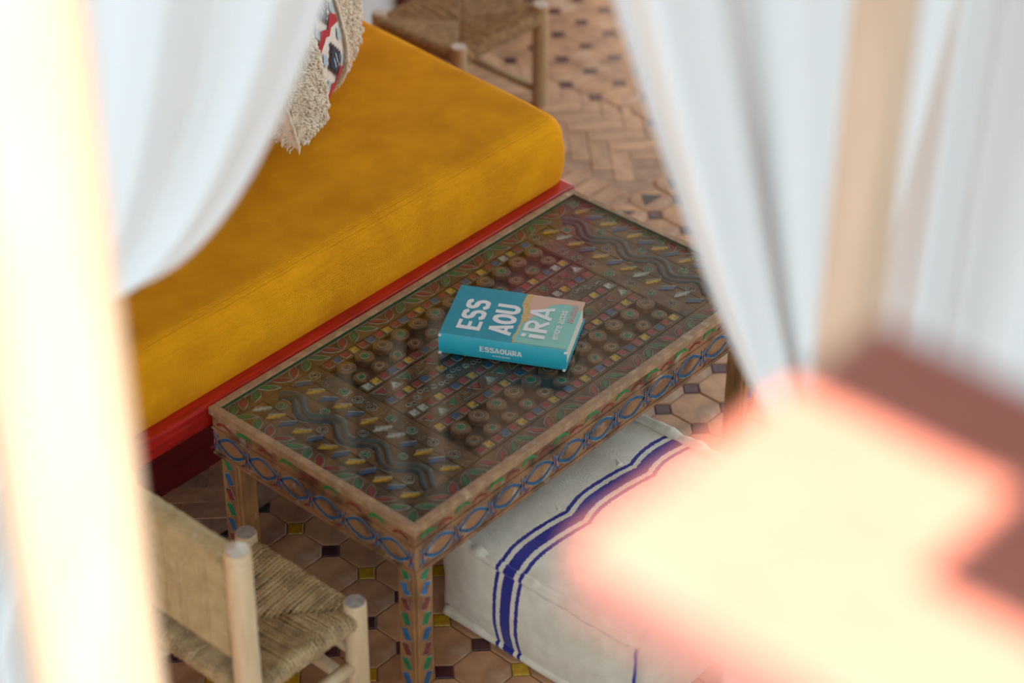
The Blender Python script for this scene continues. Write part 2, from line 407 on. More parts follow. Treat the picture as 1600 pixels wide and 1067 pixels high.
# the roof over the room; towards the stairs an unseen awning is added for shade
roof = MB()
roof.box(-1.25, 2.15, -1.5, 2.1, 2.85, 2.93); roof.box(.2, 2.15, -4.6, -1.5, 2.85, 2.93)
ce = struct('ceiling', roof, 'roof_wood')
for k in range(6): part('roof_beam', MB().box(-1.05+k*.6, -.97+k*.6, -1.5 if k < 3 else -4.5, 2.05, 2.74, 2.85), 'roof_wood', ce)
aw = thing('shade_awning', (-.6, -3, 2.84), 'unseen pale canvas awning added to shade the stair railing', 'awning')  # out of view, added to cast the shadow edge on the cap board
part('canvas', MB().box(-1.353, .22, -4.6, -1.5, 2.85, 2.854), 'canvas', aw)
part('shade_flap', MB().box(-1.452, -1.353, -4.6, -1.950, 2.846, 2.850), 'canvas', aw)  # added strip that steps the shadow edge forward on the cap board
part('batten', MB().box(-1.353, -1.32, -4.6, -1.5, 2.82, 2.85), 'roof_wood', aw)
part('batten', MB().box(.16, .22, -4.6, -1.5, 2.80, 2.85), 'roof_wood', aw)

# ------------------------------------------------------------------ posts and curtains of the open front
lp = front(-.4055, 1.60, 0); rp = front(.3585, 1.95, 0)
mb = MB(); zz = [i*2.85/28 for i in range(29)]
mb.tube([(lp[0], lp[1], z) for z in zz], [0.065*(1+.03*noise.noise(Vector((0, 0, z*2)))) for z in zz], 28, wob=.02)
o = link('wooden_post', data('wooden_post', mb, 'log_post', lp, smooth=True), None, lp)
tag(o, 'thick round timber post in full sunlight, in front of the gathered white curtain', 'post')
mb = MB().box(rp[0]-.0255, rp[0]+.0255, rp[1]-.0255, rp[1]+.0255, 0, 2.85)
o = link('wooden_post', data('wooden_post', mb, 'wood_post', rp, bev=.004), None, rp)
tag(o, 'slim squared tan timber post in shade between two white curtains', 'post')

def curtain(name, H, u_free, p_free, u_tie, z_tie, u_wall, ztop, zref, label, nf, amp, tail, seed, sgn, twall=0):
    """cloth hung from ztop, swept aside to a tie at (u_tie, z_tie).
    u_free: where the free edge is at height zref; u_wall: the other edge"""
    base = front(u_tie, H, 0); rnd = random.Random(seed); ph = [rnd.uniform(0, 6) for _ in range(6)]
    def shape(s, t):
        # s 0 wall edge .. 1 free edge; t 0 tie .. 1 top
        z = z_tie+(ztop-z_tie)*(t**1.25)+(.03*(1-s)-.012*s)*(1-t)
        h = max(0, (z-z_tie+.004))/(zref-z_tie)
        p = .95+(p_free-.95)*s
        uf = u_wall+(u_free-u_wall)*s
        full = u_tie+(uf-u_tie)*min(h, 1.5)**p if h > 0 else u_tie
        spread = min(1, h*1.6)
        a = amp*(.25+.75*spread)
        sw = s+.025*math.sin(5*s+ph[0])+.02*math.sin(11*s+ph[1])
        d = a*(math.sin(2*PI*nf*sw+ph[2])+.35*math.sin(2*PI*nf*2.1*sw+ph[3]+t))
        d += .05*math.sin(2*s*PI)*(1-spread)*.3
        return front(full+.25*a*math.cos(2*PI*nf*sw+ph[2])*sgn, H+d, z)
    t_ = thing(name, base, label, 'curtain')
    mb = MB().grid(shape, 150, 60, flip=True)
    part('cloth', mb, 'curtain', t_, smooth=True)
    # tail hanging below the tie
    def tl(s, t):
        z = z_tie+.01-t*(z_tie-.02); a = .012+.025*min(1, t*2.5); wd = .03+.10*min(1, t*3)
        return front(u_tie+tail*min(1, t*2.2)+(s-.5)*2*wd, H+a*math.sin(2*PI*4*s+ph[4])+.02, z)
    part('tail', MB().grid(tl, 60, 24, flip=True), 'curtain', t_, smooth=True)
    ring = [Vector(front(u_tie+.045*math.cos(q), H+.04*math.sin(q), z_tie+.006*math.cos(q))) for q in np.linspace(0, 2*PI, 25)]
    part('tieback', MB().tube(ring, .013, 8, False), 'tie', t_, smooth=True)
    rod = MB().tube([front(min(u_free, u_wall)-.12, H, ztop+.02), front(max(u_free, u_wall)+.12, H, ztop+.02)], .012, 10)
    part('rod', rod, 'rod', t_, smooth=True)
    return t_
curtain('curtain', 2.30, -.206, .42, -.545, 1.335, -.78, 2.70, 1.745, 'white curtain swept aside in curved folds behind the round sunlit post', 3.9, .036, -.17, 3, 1)
curtain('curtain', 2.30, .106, .69, .415, 1.035, .50, 2.70, 1.75, 'white curtain with its free edge slanting down across the table corner towards the squared post', 2.3, .046, .02, 11, -1)
def hang(s, t):
    z = 2.72-t*2.69; u = .46+.75*s
    d = .05*math.sin(2*PI*4.6*s+.6+.4*t)+.012*math.sin(2*PI*11*s+2)
    return front(u+.01*math.sin(7*s+3*t), 2.62+d, z)
b0 = front(.83, 2.62, 0); t_ = thing('curtain', b0, 'white curtain hanging straight down in vertical folds beyond the squared post', 'curtain')
part('cloth', MB().grid(hang, 140, 20, flip=True), 'curtain', t_, smooth=True)
part('rod', MB().tube([front(.40, 2.62, 2.735), front(1.3, 2.62, 2.735)], .012, 10), 'rod', t_, smooth=True)

# ------------------------------------------------------------------ red railing of the stairs, near the camera
rl = thing('stair_railing', (-1.286, -2.2, 0), 'red painted wooden railing with a wide flat cap board, partly in glaring sun', 'railing')
part('cap_board', MB().box(-1.427, -1.145, -3.6, -1.517, 2.105, 2.15), 'red_rail', rl, bev=.006)
for y in (-1.75, -2.6, -3.45):
    part('newel_post', MB().box(-1.33, -1.24, y-.045, y+.045, 0, 2.105), 'red_rail', rl, bev=.004)
for z in (1.25, 1.7):
    part('rail', MB().box(-1.31, -1.26, -3.45, -1.75, z, z+.06), 'red_rail', rl, bev=.003)

# ------------------------------------------------------------------ sofa
sf = thing('low_sofa', (.0, 1.2, 0), 'low platform sofa with mustard yellow mattress on glossy red wooden base', 'sofa')
SX0 = -1.6
part('base_panel', MB().box(SX0+.1, .98, .785, .815, 0, .365), 'red_base_shaded', sf)
part('base_panel', MB().box(.95, .98, .815, 1.84, 0, .365), 'red_base_shaded', sf)
part('platform', MB().box(SX0, 1.09, .60, 1.84, .365, .395), 'red_sofa', sf)
part('front_lip', MB().box(SX0, 1.055, .530, .60, .352, .4005), 'red_sofa', sf, bev=.005)
# mattress: rounded slab, its end slightly out of square
def mattress(name, foot, z0, z1, r, m, parent, nseg=7, bulge=.006, sag=0):
    mb = MB(); n = len(foot); A = [Vector((*p, 0)) for p in foot]
    cen = sum(A, Vector())/n
    # outline with rounded plan corners
    out = []; rc = r*1.0
    for i in range(n):
        p, a, b = A[i], A[i-1], A[(i+1) % n]; da = (a-p).normalized(); db = (b-p).normalized()
        ang = da.angle(db); L_ = rc/math.tan(ang/2); c = p+(da+db).normalized()*(rc/math.sin(ang/2))
        s0 = p+da*L_-c; s1 = p+db*L_-c; a0 = math.atan2(s0.y, s0.x); a1 = math.atan2(s1.y, s1.x)
        dlt = (a1-a0+PI) % (2*PI)-PI
        for k in range(7):
            q = a0+dlt*k/6; out.append((c, Vector((math.cos(q), math.sin(q), 0)), 1))
    # subdivide long sides
    full = []
    N_ = len(out)
    for i in range(N_):
        c, d, _ = out[i]; c2, d2, _ = out[(i+1) % N_]
        full.append((c, d))
        L_ = ((c2+d2*rc)-(c+d*rc)).length
        if L_ > .08:
            k = int(L_/.05)
            for j in range(1, k): full.append((c.lerp(c2, j/k), d))
    prof = []
    zb = z0; rb = r*.25
    for k in range(4): q = -PI/2+PI/2*k/3; prof.append((rc-rb+rb*math.cos(q), z0+rb+rb*math.sin(q)))
    for k in range(1, 5): prof.append((rc+bulge*math.sin(PI*k/5), z0+rb+(z1-r-z0-rb)*k/5))
    for k in range(nseg+1): q = PI/2*k/nseg; prof.append((rc-r+r*math.cos(q), z1-r+r*math.sin(q)))
    rings = []
    for rad, z in prof:
        rings.append([c+d*rad+Vector((0, 0, z)) for c, d in full])
    for fr in (.985, .95, .88, .75, .55, .3):
        rings.append([Vector((cen.x+(v.x-cen.x)*fr, cen.y+(v.y-cen.y)*fr, z1+.004*(1-fr)*4*fr)) for v in rings[len(prof)-1]])
    m_ = len(full); k0 = len(mb.v)
    for rg in rings:
        for v in rg:
            nz = noise.noise(v*5)*.003+noise.noise(v*14)*.0012
            mb.v.append((v.x, v.y, v.z+(nz if v.z > z0+.02 else 0)))
    for i in range(len(rings)-1):
        for j in range(m_):
            mb.f.append((k0+i*m_+j, k0+i*m_+(j+1) % m_, k0+(i+1)*m_+(j+1) % m_, k0+(i+1)*m_+j)); mb.mi.append(0)
    mb.f.append(tuple(k0+j for j in reversed(range(m_)))); mb.mi.append(0)
    mb.f.append(tuple(k0+(len(rings)-1)*m_+j for j in range(m_))); mb.mi.append(0)
    return part(name, mb, m, parent, smooth=True)
mattress('mattress', [(SX0, .556), (1.072, .556), (1.165, 1.84), (SX0, 1.84)], .396, .556, .055, 'mustard', sf)
ck = thing('arm_cushion', (1.0, 1.45, .561), 'mustard yellow box cushion standing at the end of the mattress behind the shaggy pillow', 'cushion')
mattress('cover', [(.94, 1.20), (1.072, 1.20), (1.10, 1.80), (.95, 1.80)], .562, .93, .045, 'mustard', ck, bulge=.012)

# shaggy striped pillow leaning on the cushion
pw = thing('shag_pillow', (.78, .98, .556), 'cream shaggy pillow with a patterned woven band in navy, red and pale blue', 'pillow')
e1 = Vector((.83, .56, 0)).normalized(); n_ = Vector((e1.y, -e1.x, 0)); LEAN = math.radians(15)
e2 = Vector((0, 0, math.cos(LEAN)))-n_*math.sin(LEAN); wn = n_*math.cos(LEAN)+Vector((0, 0, math.sin(LEAN)))
P0 = Vector((.50, .80, .604)); PS = .55
def pil(u, v, side=1, off=0):
    a, b = abs(2*u-1), abs(2*v-1)
    th = .080*max(0, (1-a**3.2))**.5*max(0, (1-b**3.2))**.5
    cu = u-.03*math.sin(PI*v)*(2*u-1)*0; sh = .03*(a**2)*(b**2)
    return P0+e1*(PS*(.5+(u-.5)*(1-sh*2)))+e2*(.46*(.5+(v-.5)*(1-sh*2)))+wn*(side*(th+off))
part('body', MB().grid(lambda u, v: pil(u, v), 40, 40).grid(lambda u, v: pil(u, v, -1), 40, 40, flip=True), 'kilim', pw, smooth=True, weld=True)
rs = random.Random(5)
def shag(u0, u1, n):
    mb = MB()
    def lump(u, v, side):
        uu = u0+(u1-u0)*u
        e = min(1, min(u, 1-u)*7)
        d = (.010+.010*noise.noise(Vector((uu*22, v*17, side)))+.006*noise.noise(Vector((uu*60, v*50, 3))))*e
        return pil(uu, v, side, d)
    mb.grid(lambda u, v: lump(u, v, 1), 46, 90).grid(lambda u, v: lump(u, v, -1), 20, 40, flip=True)
    for _ in range(n):
        u = rs.random(); v = rs.random()**1.0; side = 1 if rs.random() < .78 else -1
        edge = rs.random() < .22
        if edge: u = rs.choice([.02, .98])
        b = Vector(lump(u, v, side)); nn = wn*side
        dr = (nn*.6+Vector((0, 0, -.9))+e1*((u-.5)*1.6 if edge else rs.uniform(-.5, .5))+e2*rs.uniform(-.3, .3)).normalized()
        L_ = rs.uniform(.005, .010)*(1.9 if edge else 1); p1 = b+dr*L_*.5+nn*.004; p2 = b+dr*L_
        if p2.z < .561 or p1.z < .563: continue
        mb.tube([b, p1, p2], [.0024, .0024, .0014], 4)
    return mb
part('shag_band', shag(.0, .20, 3400), 'shag', pw, smooth=True)['kind'] = 'stuff'
part('shag_band', shag(.53, 1.0, 5200), 'shag', pw, smooth=True)['kind'] = 'stuff'
def motif(name, poly, m, off=.0035):
    cx = sum(p[0] for p in poly)/len(poly); cy = sum(p[1] for p in poly)/len(poly)
    ring = []
    for i in range(len(poly)):
        a, b = poly[i], poly[(i+1) % len(poly)]
        ring.append(a); ring.append(((a[0]+b[0])/2, (a[1]+b[1])/2))
    mb = MB(); k = len(ring)
    for fr in (1, .5): mb.v += [tuple(pil(cx+(x-cx)*fr, cy+(y-cy)*fr, 1, off)) for x, y in ring]
    mb.v.append(tuple(pil(cx, cy, 1, off)))
    for i in range(k):
        mb.f.append((i, (i+1) % k, k+(i+1) % k, k+i)); mb.f.append((k+i, k+(i+1) % k, 2*k))
    mb.mi = [0]*len(mb.f); part(name, mb, m, pw)
def zig(cx, cy, hw, hh, n=5, d=.012):
    out = []
    for (ax, ay), (bx, by) in (((0, -hh), (hw, 0)), ((hw, 0), (0, hh)), ((0, hh), (-hw, 0)), ((-hw, 0), (0, -hh))):
        for k in range(n):
            q = k/n; out.append((cx+ax+(bx-ax)*q, cy+ay+(by-ay)*q)); q2 = (k+1)/n
            out.append((cx+ax+(bx-ax)*q, cy+ay+(by-ay)*q2) if (ax*by-ay*bx) < 0 else (cx+ax+(bx-ax)*q2, cy+ay+(by-ay)*q))
    return out
for cy in (.22, .48, .74):
    motif('diamond_border', zig(.365, cy, .088, .092, 4), 'k_brown', .003)
    motif('diamond', zig(.365, cy, .070, .075, 4), 'k_navy', .0042)
    motif('diamond_bar', [(.337, cy+.022), (.348, cy-.03), (.359, cy-.03), (.348, cy+.022)], 'k_blue', .0055)
    motif('diamond_bar', [(.365, cy+.03), (.376, cy-.022), (.387, cy-.022), (.376, cy+.03)], 'k_blue', .0055)
for cy in (.09, .35, .61):
    motif('red_zigzag', [(.23, cy-.02), (.29, cy+.025), (.365, cy-.012), (.44, cy+.025), (.50, cy-.02), (.50, cy+.012), (.44, cy+.06), (.365, cy+.022), (.29, cy+.06), (.23, cy+.012)], 'k_red', .003)
for cy in (.22, .48, .74):
    for sx in (-1, 1):
        for sy in (-1, 1): motif('pale_lozenge', [(.365+sx*.105, cy+sy*.03), (.365+sx*.080, cy+sy*.06), (.365+sx*.105, cy+sy*.10), (.365+sx*.130, cy+sy*.06)], 'k_blue', .003)

# ------------------------------------------------------------------ rush seats
def lathe_leg(cx, cy, z0, z1, r, seed, point=False):
    mb = MB(); n = 9; pr_ = []
    for k in range(n+1):
        z = z0+(z1-z0)*k/n; pr_.append((r*(1+.05*noise.noise(Vector((seed, 0, z*9)))), z))
    if point:
        zg = z1-.035
        pr_ = [p for p in pr_ if p[1] < zg-.01]+[(r, zg-.005), (r*.95, zg-.002), (r*.95, zg+.002), (r, zg+.005), (r*.99, z1-.012)]
        mb.lathe(pr_, cx, cy, 18); return mb
    pr_[-1] = (r*.99, z1-.004); mb.lathe(pr_+[(r*.90, z1)], cx, cy, 18); return mb
def rush_seat(name, parent, x0, x1, y0, y1, z, rr, m, cr=.0041, seed=0):
    """cords go over each rail at right angles and meet along the diagonals"""
    rs2 = random.Random(seed); mb = MB(); cx, cy = (x0+x1)/2, (y0+y1)/2
    sides = [('x', x1, 1, y0, y1), ('x', x0, -1, y0, y1), ('y', y1, 1, x0, x1), ('y', y0, -1, x0, x1)]
    for ax, edge, sg, a0, a1 in sides:
        W_ = a1-a0; dep_ = (x1-x0)/2 if ax == 'x' else (y1-y0)/2
        n = int((W_-.03)/(cr*1.95))
        for k in range(n):
            a = a0+.015+(W_-.03)*(k+.5)/n; h = min(a-a0, a1-a)/(W_/2)*dep_
            pts = []
            zz0 = rs2.uniform(-.0012, .0012); sl = rs2.uniform(-.002, .002)
            m_ = 6
            for j in range(m_+1):
                q = j/m_; inn = dep_-(h)*(1-q) if 0 else h*(1-q)
                pos = edge-sg*inn; cdist = inn/dep_
                zt = z+rr-.016*cdist**.8+zz0-(.006 if j == 0 else 0)
                pts.append((pos, a+sl*(1-q), zt))
            for j in range(1, 8):
                q = PI/2-PI*j/7*1.05; pts.append((edge+sg*rr*math.cos(q), a, z+rr*math.sin(q)+zz0))
            pts.append((edge-sg*.03, a, z-rr+.003))
            if ax == 'y': pts = [(p[1], p[0], p[2]) for p in pts]
            mb.cord(pts, cr, ph=rs2.uniform(0, 6))
    # stuffing under the cords
    hx, hy = (x1-x0)/2, (y1-y0)/2
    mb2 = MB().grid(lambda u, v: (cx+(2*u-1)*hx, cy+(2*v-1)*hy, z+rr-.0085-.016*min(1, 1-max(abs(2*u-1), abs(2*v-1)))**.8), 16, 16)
    o = part(name, mb, m, parent, smooth=True); o['kind'] = 'stuff'
    mb2.v += []; p2 = part('seat_underlay', mb2, 'seam_shadow', parent)
    return o
ch = thing('rush_chair', (-.245, .165, 0), 'small peeled-wood chair with woven rush seat and back, facing the table', 'chair')
XF, XR, YR, YL, ZS = -.122, -.372, .028, .302, .268
for i, (x, y, z1, pt) in enumerate(((XF, YR, .302, 0), (XF, YL, .302, 0), (XR, YR, .592, 1), (XR, YL, .592, 1))):
    lg = part('leg' if not pt else 'back_post', lathe_leg(x, y, 0, z1 if not pt else z1, .0205 if not pt else .0225, i, pt), 'peeled', ch, smooth=False)
    cap = MB()
    if pt:
        k = 7; cap.v = [(x+.0205*math.cos(2*PI*j/k), y+.0205*math.sin(2*PI*j/k), z1-.012) for j in range(k)]+[(x+.002, y, z1+.004)]
        cap.f = [(j, (j+1) % k, k) for j in range(k)]; cap.mi = [0]*k
        part('carved_tip', cap, 'end_grain_pale', lg)
    else:
        cap.lathe([(.0186, z1-.001), (.0182, z1+.0008), (.004, z1+.0014)], x, y, 16); part('end_grain', cap, 'end_grain', lg)
for (a, b) in (((XF, YR), (XF, YL)), ((XR, YR), (XR, YL)), ((XF, YR), (XR, YR)), ((XF, YL), (XR, YL))):
    part('seat_rail', MB().tube([(*a, ZS), (*b, ZS)], .011, 10), 'peeled', ch, smooth=True)
for (a, b, z) in (((XF, YR), (XR, YR), .158), ((XF, YL), (XR, YL), .158), ((XF, YR), (XF, YL), .185), ((XR, YR), (XR, YL), .13), ((XF, YR), (XF, YL), .10)):
    part('stretcher', MB().tube([(*a, z), (*b, z+.006)], .0125, 10), 'peeled', ch, smooth=True)
rush_seat('rush_seat', ch, XR, XF, YR, YL, ZS, .0165, 'rush', seed=3)
# woven back: cords wound round an upper and a lower rail
bk = MB(); z0, z1, rr = .348, .549, .012; n = int((YL-YR-.045)/.0068); rs3 = random.Random(9)
for k in range(n):
    y = YR+.024+(YL-YR-.045)*(k+.5)/n; pts = []
    if k in (7, 17, 22, 30): y += .0012
    for j in range(9): q = PI*j/8; pts.append((XR+rr*math.cos(q), y, z1+rr*math.sin(q)))
    for j in range(1, 8): pts.append((XR-rr+.003*math.sin(PI*j/8), y+rs3.uniform(-.0006, .0006), z1+(z0-z1)*j/8))
    for j in range(9): q = PI+PI*j/8; pts.append((XR+rr*math.cos(q), y, z0+rr*math.sin(q)))
    for j in range(1, 8): pts.append((XR+rr-.003*math.sin(PI*j/8), y, z0+(z1-z0)*j/8))
    bk.cord(pts, .0036 if k % 7 else .0032, ph=rs3.uniform(0, 6))
part('woven_back', bk, 'rush_pale', ch, smooth=True)['kind'] = 'stuff'
rollb = MB(); rs4 = random.Random(2)                      # extra winding over the top rail
for k in range(34):
    y = YR+.026+(YL-YR-.05)*k/33; sl = .006
    rollb.cord([(XR+.0175*math.cos(q), y+sl*q/PI, z1+.001+.0175*math.sin(q)) for q in np.linspace(-1.0, PI+1.0, 12)], .0038, ph=rs4.uniform(0, 6))
part('top_winding', rollb, 'rush_pale', ch, smooth=True)['kind'] = 'stuff'
for z in (z0, z1): part('back_rail', MB().tube([(XR, YR, z), (XR, YL, z)], .0085, 8), 'peeled', ch, smooth=True)

st = thing('rush_stool', (1.645, 1.407, 0), 'brown rush-seat stool with round wooden legs beside the end of the sofa', 'stool')
SXa, SXb, SYa, SYb = 1.492, 1.800, 1.272, 1.545
for i, (x, y) in enumerate(((SXa, SYa), (SXa, SYb), (SXb, SYa), (SXb, SYb))):
    lg = part('leg', lathe_leg(x, y, 0, .295, .0205, i+20), 'peeled_dark', st)
    part('end_grain', MB().lathe([(.0186, .294), (.0182, .2958), (.004, .2964)], x, y, 16), 'end_grain_pale', lg)
for (a, b) in (((SXa, SYa), (SXa, SYb)), ((SXb, SYa), (SXb, SYb)), ((SXa, SYa), (SXb, SYa)), ((SXa, SYb), (SXb, SYb))):
    part('seat_rail', MB().tube([(*a, .262), (*b, .262)], .011, 10), 'peeled_dark', st, smooth=True)
for X_ in (SXa, SXb): part('stretcher', MB().tube([(X_, SYa, .045), (X_, SYb, .05)], .011, 10), 'peeled_dark', st, smooth=True)
part('stretcher', MB().tube([(SXa, SYb, .17), (SXb, SYb, .17)], .011, 10), 'peeled_dark', st, smooth=True)
rush_seat('rush_seat', st, SXa, SXb, SYa, SYb, .262, .0165, 'rush_brown', cr=.0040, seed=8)

# ------------------------------------------------------------------ wool floor pouf
PX0, PX1, PY0, PY1, PZ = .198, .722, -.345, .135, .200
pf = thing('floor_pouf', ((PX0+PX1)/2, (PY0+PY1)/2, 0), 'square cream wool floor pouf with a woven blue stripe, partly under the table', 'pouf')
pc = Vector(((PX0+PX1)/2, (PY0+PY1)/2, PZ/2)); hx, hy, hzz = (PX1-PX0)/2, (PY1-PY0)/2, PZ/2
bm = bmesh.new(); bmesh.ops.create_cube(bm, size=2); bmesh.ops.subdivide_edges(bm, edges=bm.edges[:], cuts=38, use_grid_fill=True)
for v in bm.verts:
    x, y, z = v.co
    ax, ay, az_ = abs(x), abs(y), abs(z)
    # soft box: faces bulge, edges stay crisp at the seams
    b = lambda q: max(0, 1-q*q)**.6
    ox = .014*b(y)*b(z)*(1 if x > 0 else -1) if ax > .999 else 0
    oy = .014*b(x)*b(z)*(1 if y > 0 else -1) if ay > .999 else 0
    oz = .016*b(x)*b(y) if z > .999 else 0
    p = Vector((x*hx+ox, y*hy+oy, z*hzz+oz))
    e = sorted((ax, ay, az_))[1]                       # near an edge
    k = max(0, (e-.86)/.14)
    wn3 = Vector((noise.noise(p*13), noise.noise(p*13+Vector((9, 0, 0))), noise.noise(p*13+Vector((0, 9, 0)))))
    p += wn3*.006*(.3+.7*k)
    # puckers across the top and creases down the sides
    p.z += .004*math.sin((p.x+.265)*PI/.19*2+1)*(1 if z > .999 else 0)*b(y)
    p -= Vector((x*ax**8*.006*(ay**8), y*ay**8*.006*(ax**8), 0))
    if z < -.999: p.z = -hzz
    else: p.z = max(p.z, -hzz+.001)
    if z < -.3: p.x += .012*(-(z+.3)/.7)*(1 if x > 0 else -1)*max(0, ax-.9)*10*-.6
    v.co = p+Vector((0, 0, hzz))
me = bpy.data.meshes.new('cushion_body'); bm.to_mesh(me); bm.free(); me.materials.append(MATS['pouf'])
me.polygons.foreach_set('use_smooth', [True]*len(me.polygons))
pb = link('cushion_body', me, pf); ORG[pb.name] = ORG[pf.name]
def seam(name, a, b, r, m, n=60, amp=.004, seed=0, parent=pf, sag=0):
    a, b = Vector(a), Vector(b); pts = []; rad = []
    for k in range(n+1):
        p = a.lerp(b, k/n); q = noise.noise(p*18+Vector((seed, 0, 0))); q2 = noise.noise(p*45+Vector((0, seed, 0)))
        pts.append(p+Vector((q*amp, q2*amp*.6, q2*amp*.8))); rad.append(r*(1+.22*q2+.15*q))
    return part(name, MB().tube(pts, rad, 10), m, parent, smooth=True)
z_ = PZ+.001; i_ = .004
seam('rolled_seam', (PX0+i_, PY1-.02, z_), (PX0+i_, PY0+.02, z_), .0105, 'pouf', seed=1)
seam('rolled_seam', (PX1-i_, PY1-.02, z_), (PX1-i_, PY0+.02, z_), .0125, 'wool', seed=2)
seam('rolled_seam', (PX0+.02, PY0+i_, z_), (PX1-.02, PY0+i_, z_), .0085, 'wool', seed=3)
seam('rolled_seam', (PX0+.02, PY1-i_, z_), (PX1-.02, PY1-i_, z_), .0085, 'wool', seed=4)
seam('rolled_seam', (PX0+.002, PY1-.02, .014), (PX0+.002, PY0+.02, .014), .011, 'pouf', seed=5)
seam('thread', (PX0-.004, PY1-.03, z_-.005), (PX0-.004, PY0+.02, z_-.005), .0011, 'thread', n=90, amp=.004, seed=1)
seam('thread', (PX0-.0005, PY0+.004, z_-.004), (PX0-.0005, PY0+.004, .02), .0030, 'thread_blue', n=40, amp=.003, seed=6)
for x, l in ((.385, .045), (.565, .045)):                   # pinched tufts across the stripe
    seam('tuft', (x-.004, -.008, PZ+.011), (x+.006, .012, PZ+.010), .0075, 'wool', n=12, amp=.002, seed=7)

# ------------------------------------------------------------------ painted coffee table
ZT, L, Wd = .400, 1.043, .527
tb = thing('carved_table', (L/2, Wd/2, 0), 'low carved wooden coffee table painted with motifs under a glass top', 'table')
RW = .0165
def rimpiece(mb): return part('rim_strip', mb, 'wood_rim', tb, bev=.002)
rimpiece(MB().box(0, RW, 0, Wd, ZT-.016, ZT)); rimpiece(MB().box(L-RW, L, 0, Wd, ZT-.016, ZT-.002))
rimpiece(MB().box(RW, L-RW, 0, RW, ZT-.016, ZT)); rimpiece(MB().box(RW, L-RW, Wd-RW, Wd, ZT-.016, ZT))
AI = .004; AB = .292
aprons = {}
for nm, bx in (('x0', (AI, AI+.02, AI, Wd-AI)), ('x1', (L-AI-.02, L-AI, AI, Wd-AI)), ('y0', (AI+.02, L-AI-.02, AI, AI+.02)), ('y1', (AI+.02, L-AI-.02, Wd-AI-.02, Wd-AI))):
    mb = MB().box(bx[0], bx[1], bx[2], bx[3], AB, ZT-.016)
    aprons[nm] = part('apron', mb, 'wood_apron', tb, bev=.003)
    q = .0035                                               # raised mouldings above and below the ovals
    for za, zb2 in ((.3525, .3575), (AB, AB+.007)):
        if nm == 'x0': m2 = MB().box(AI-q, AI, AI-q, Wd-AI, za, zb2)
        elif nm == 'y0': m2 = MB().box(AI-q, L-AI, AI-q, AI, za, zb2)
        else: continue
        part('moulding', m2, 'wood_apron', aprons[nm], bev=.0015)
gl = part('glass_top', MB().box(RW+.001, L-RW-.001, RW+.001, Wd-RW-.001, ZT-.0075, ZT-.0015), 'glass', tb)
for bx in ((RW+.0002, RW+.001, RW, Wd-RW), (L-RW-.001, L-RW-.0002, RW, Wd-RW), (RW, L-RW, RW+.0002, RW+.001), (RW, L-RW, Wd-RW-.001, Wd-RW-.0002)):
    part('glass_edge', MB().box(*bx, ZT-.0075, ZT-.0016), 'glass_edge', gl)
panel = part('carved_panel', MB().box(RW, L-RW, RW, Wd-RW, ZT-.030, ZT-.021), 'wood_panel', tb)
OFF = ORG[tb.name]
ZP = ZT-.0125                                               # level of the carved strips
def strip(x0, x1, y0, y1, z=ZP): part('carved_strip', MB().box(x0, x1, y0, y1, ZT-.021, z), 'wood_strip', panel, bev=.0012)
xa, xb = .0585, 1.043-.0335                                  # inner edges of the leaf border
strip(RW, L-RW, RW, .0595); strip(RW, L-RW, .4795, Wd-RW); strip(RW, .0575, .061, .478); strip(L-.0375+.012, L-RW, .061, .478)
IY0, IY1 = .061, .478
for s0, s1 in ((.059, .0905), (.092, .158), (.1595, .195), (.1965, .2365)): strip(s0, s1, IY0, IY1, ZP+random.uniform(-.001, .0006))
for s0, s1 in ((.8385, .8745), (.876, .908), (.9095, .974), (.9755, 1.016)): strip(s0, s1, IY0, IY1, ZP+random.uniform(-.001, .0006))
FX_0, FX_1 = .240, .835
for y0, y1 in ((.063, .0875), (.1675, .1895), (.1925, .2285), (.2305, .2525), (.255, .287), (.2895, .3105), (.3135, .3495), (.3525, .3745), (.4535, .4765)):
    strip(FX_0, FX_1, y0, y1, ZP+random.uniform(-.001, .0006))
cache = {}
def deco(name, key, build, mats, x, y, z, rot=0, parent=None):
    if key not in cache: cache[key] = data(name, build(), mats)
    o = link(name, cache[key], parent or panel, (x-OFF[0], y-OFF[1], z-OFF[2])); o.rotation_euler = (0, 0, rot); return o
def lens(l, wd, n=8):
    r_ = [( -l/2+l*k/n, -wd/2*math.sin(PI*k/n)) for k in range(n)]
    return r_+[(l/2-l*k/n, wd/2*math.sin(PI*k/n)) for k in range(n)]
def outline(mb, pts, t, z0, z1, mi):
    """narrow raised line round an outline"""
    n = len(pts); k = len(mb.v); cx = sum(p[0] for p in pts)/n; cy = sum(p[1] for p in pts)/n
    for i in range(n):
        (x0, y0), (x1, y1) = pts[i-1], pts[(i+1) % n]; tx, ty = x1-x0, y1-y0; q = math.hypot(tx, ty)+1e-9; nx, ny = ty/q, -tx/q
        x, y = pts[i]; mb.v += [(x, y, z1), (x+nx*t, y+ny*t, z1), (x+nx*t, y+ny*t, z0)]
    for i in range(n):
        j = (i+1) % n; mb.f += [(k+3*i, k+3*i+1, k+3*j+1, k+3*j), (k+3*i+1, k+3*i+2, k+3*j+2, k+3*j+1)]; mb.mi += [mi, mi]
    return mb
def leaf(l, wd):
    mb = MB().poly(lens(l, wd), -.001, .0011, 0)
    return outline(mb, lens(l+.005, wd+.0045), .0009, -.001, .0008, 1)
AH, AV = -.85, .72                                           # the two ways the leaves point
def put_leaf(x, y, kind):
    c, d = kind
    rot = (AH if d == 'h' else AV)+random.uniform(-.12, .12)
    deco('painted_leaf', ('leaf', c, d), lambda: leaf(.040 if d == 'h' else .036, .0100 if d == 'h' else .0125), ['p_'+c, 'p_white'], x, y, ZP+.0008, rot)
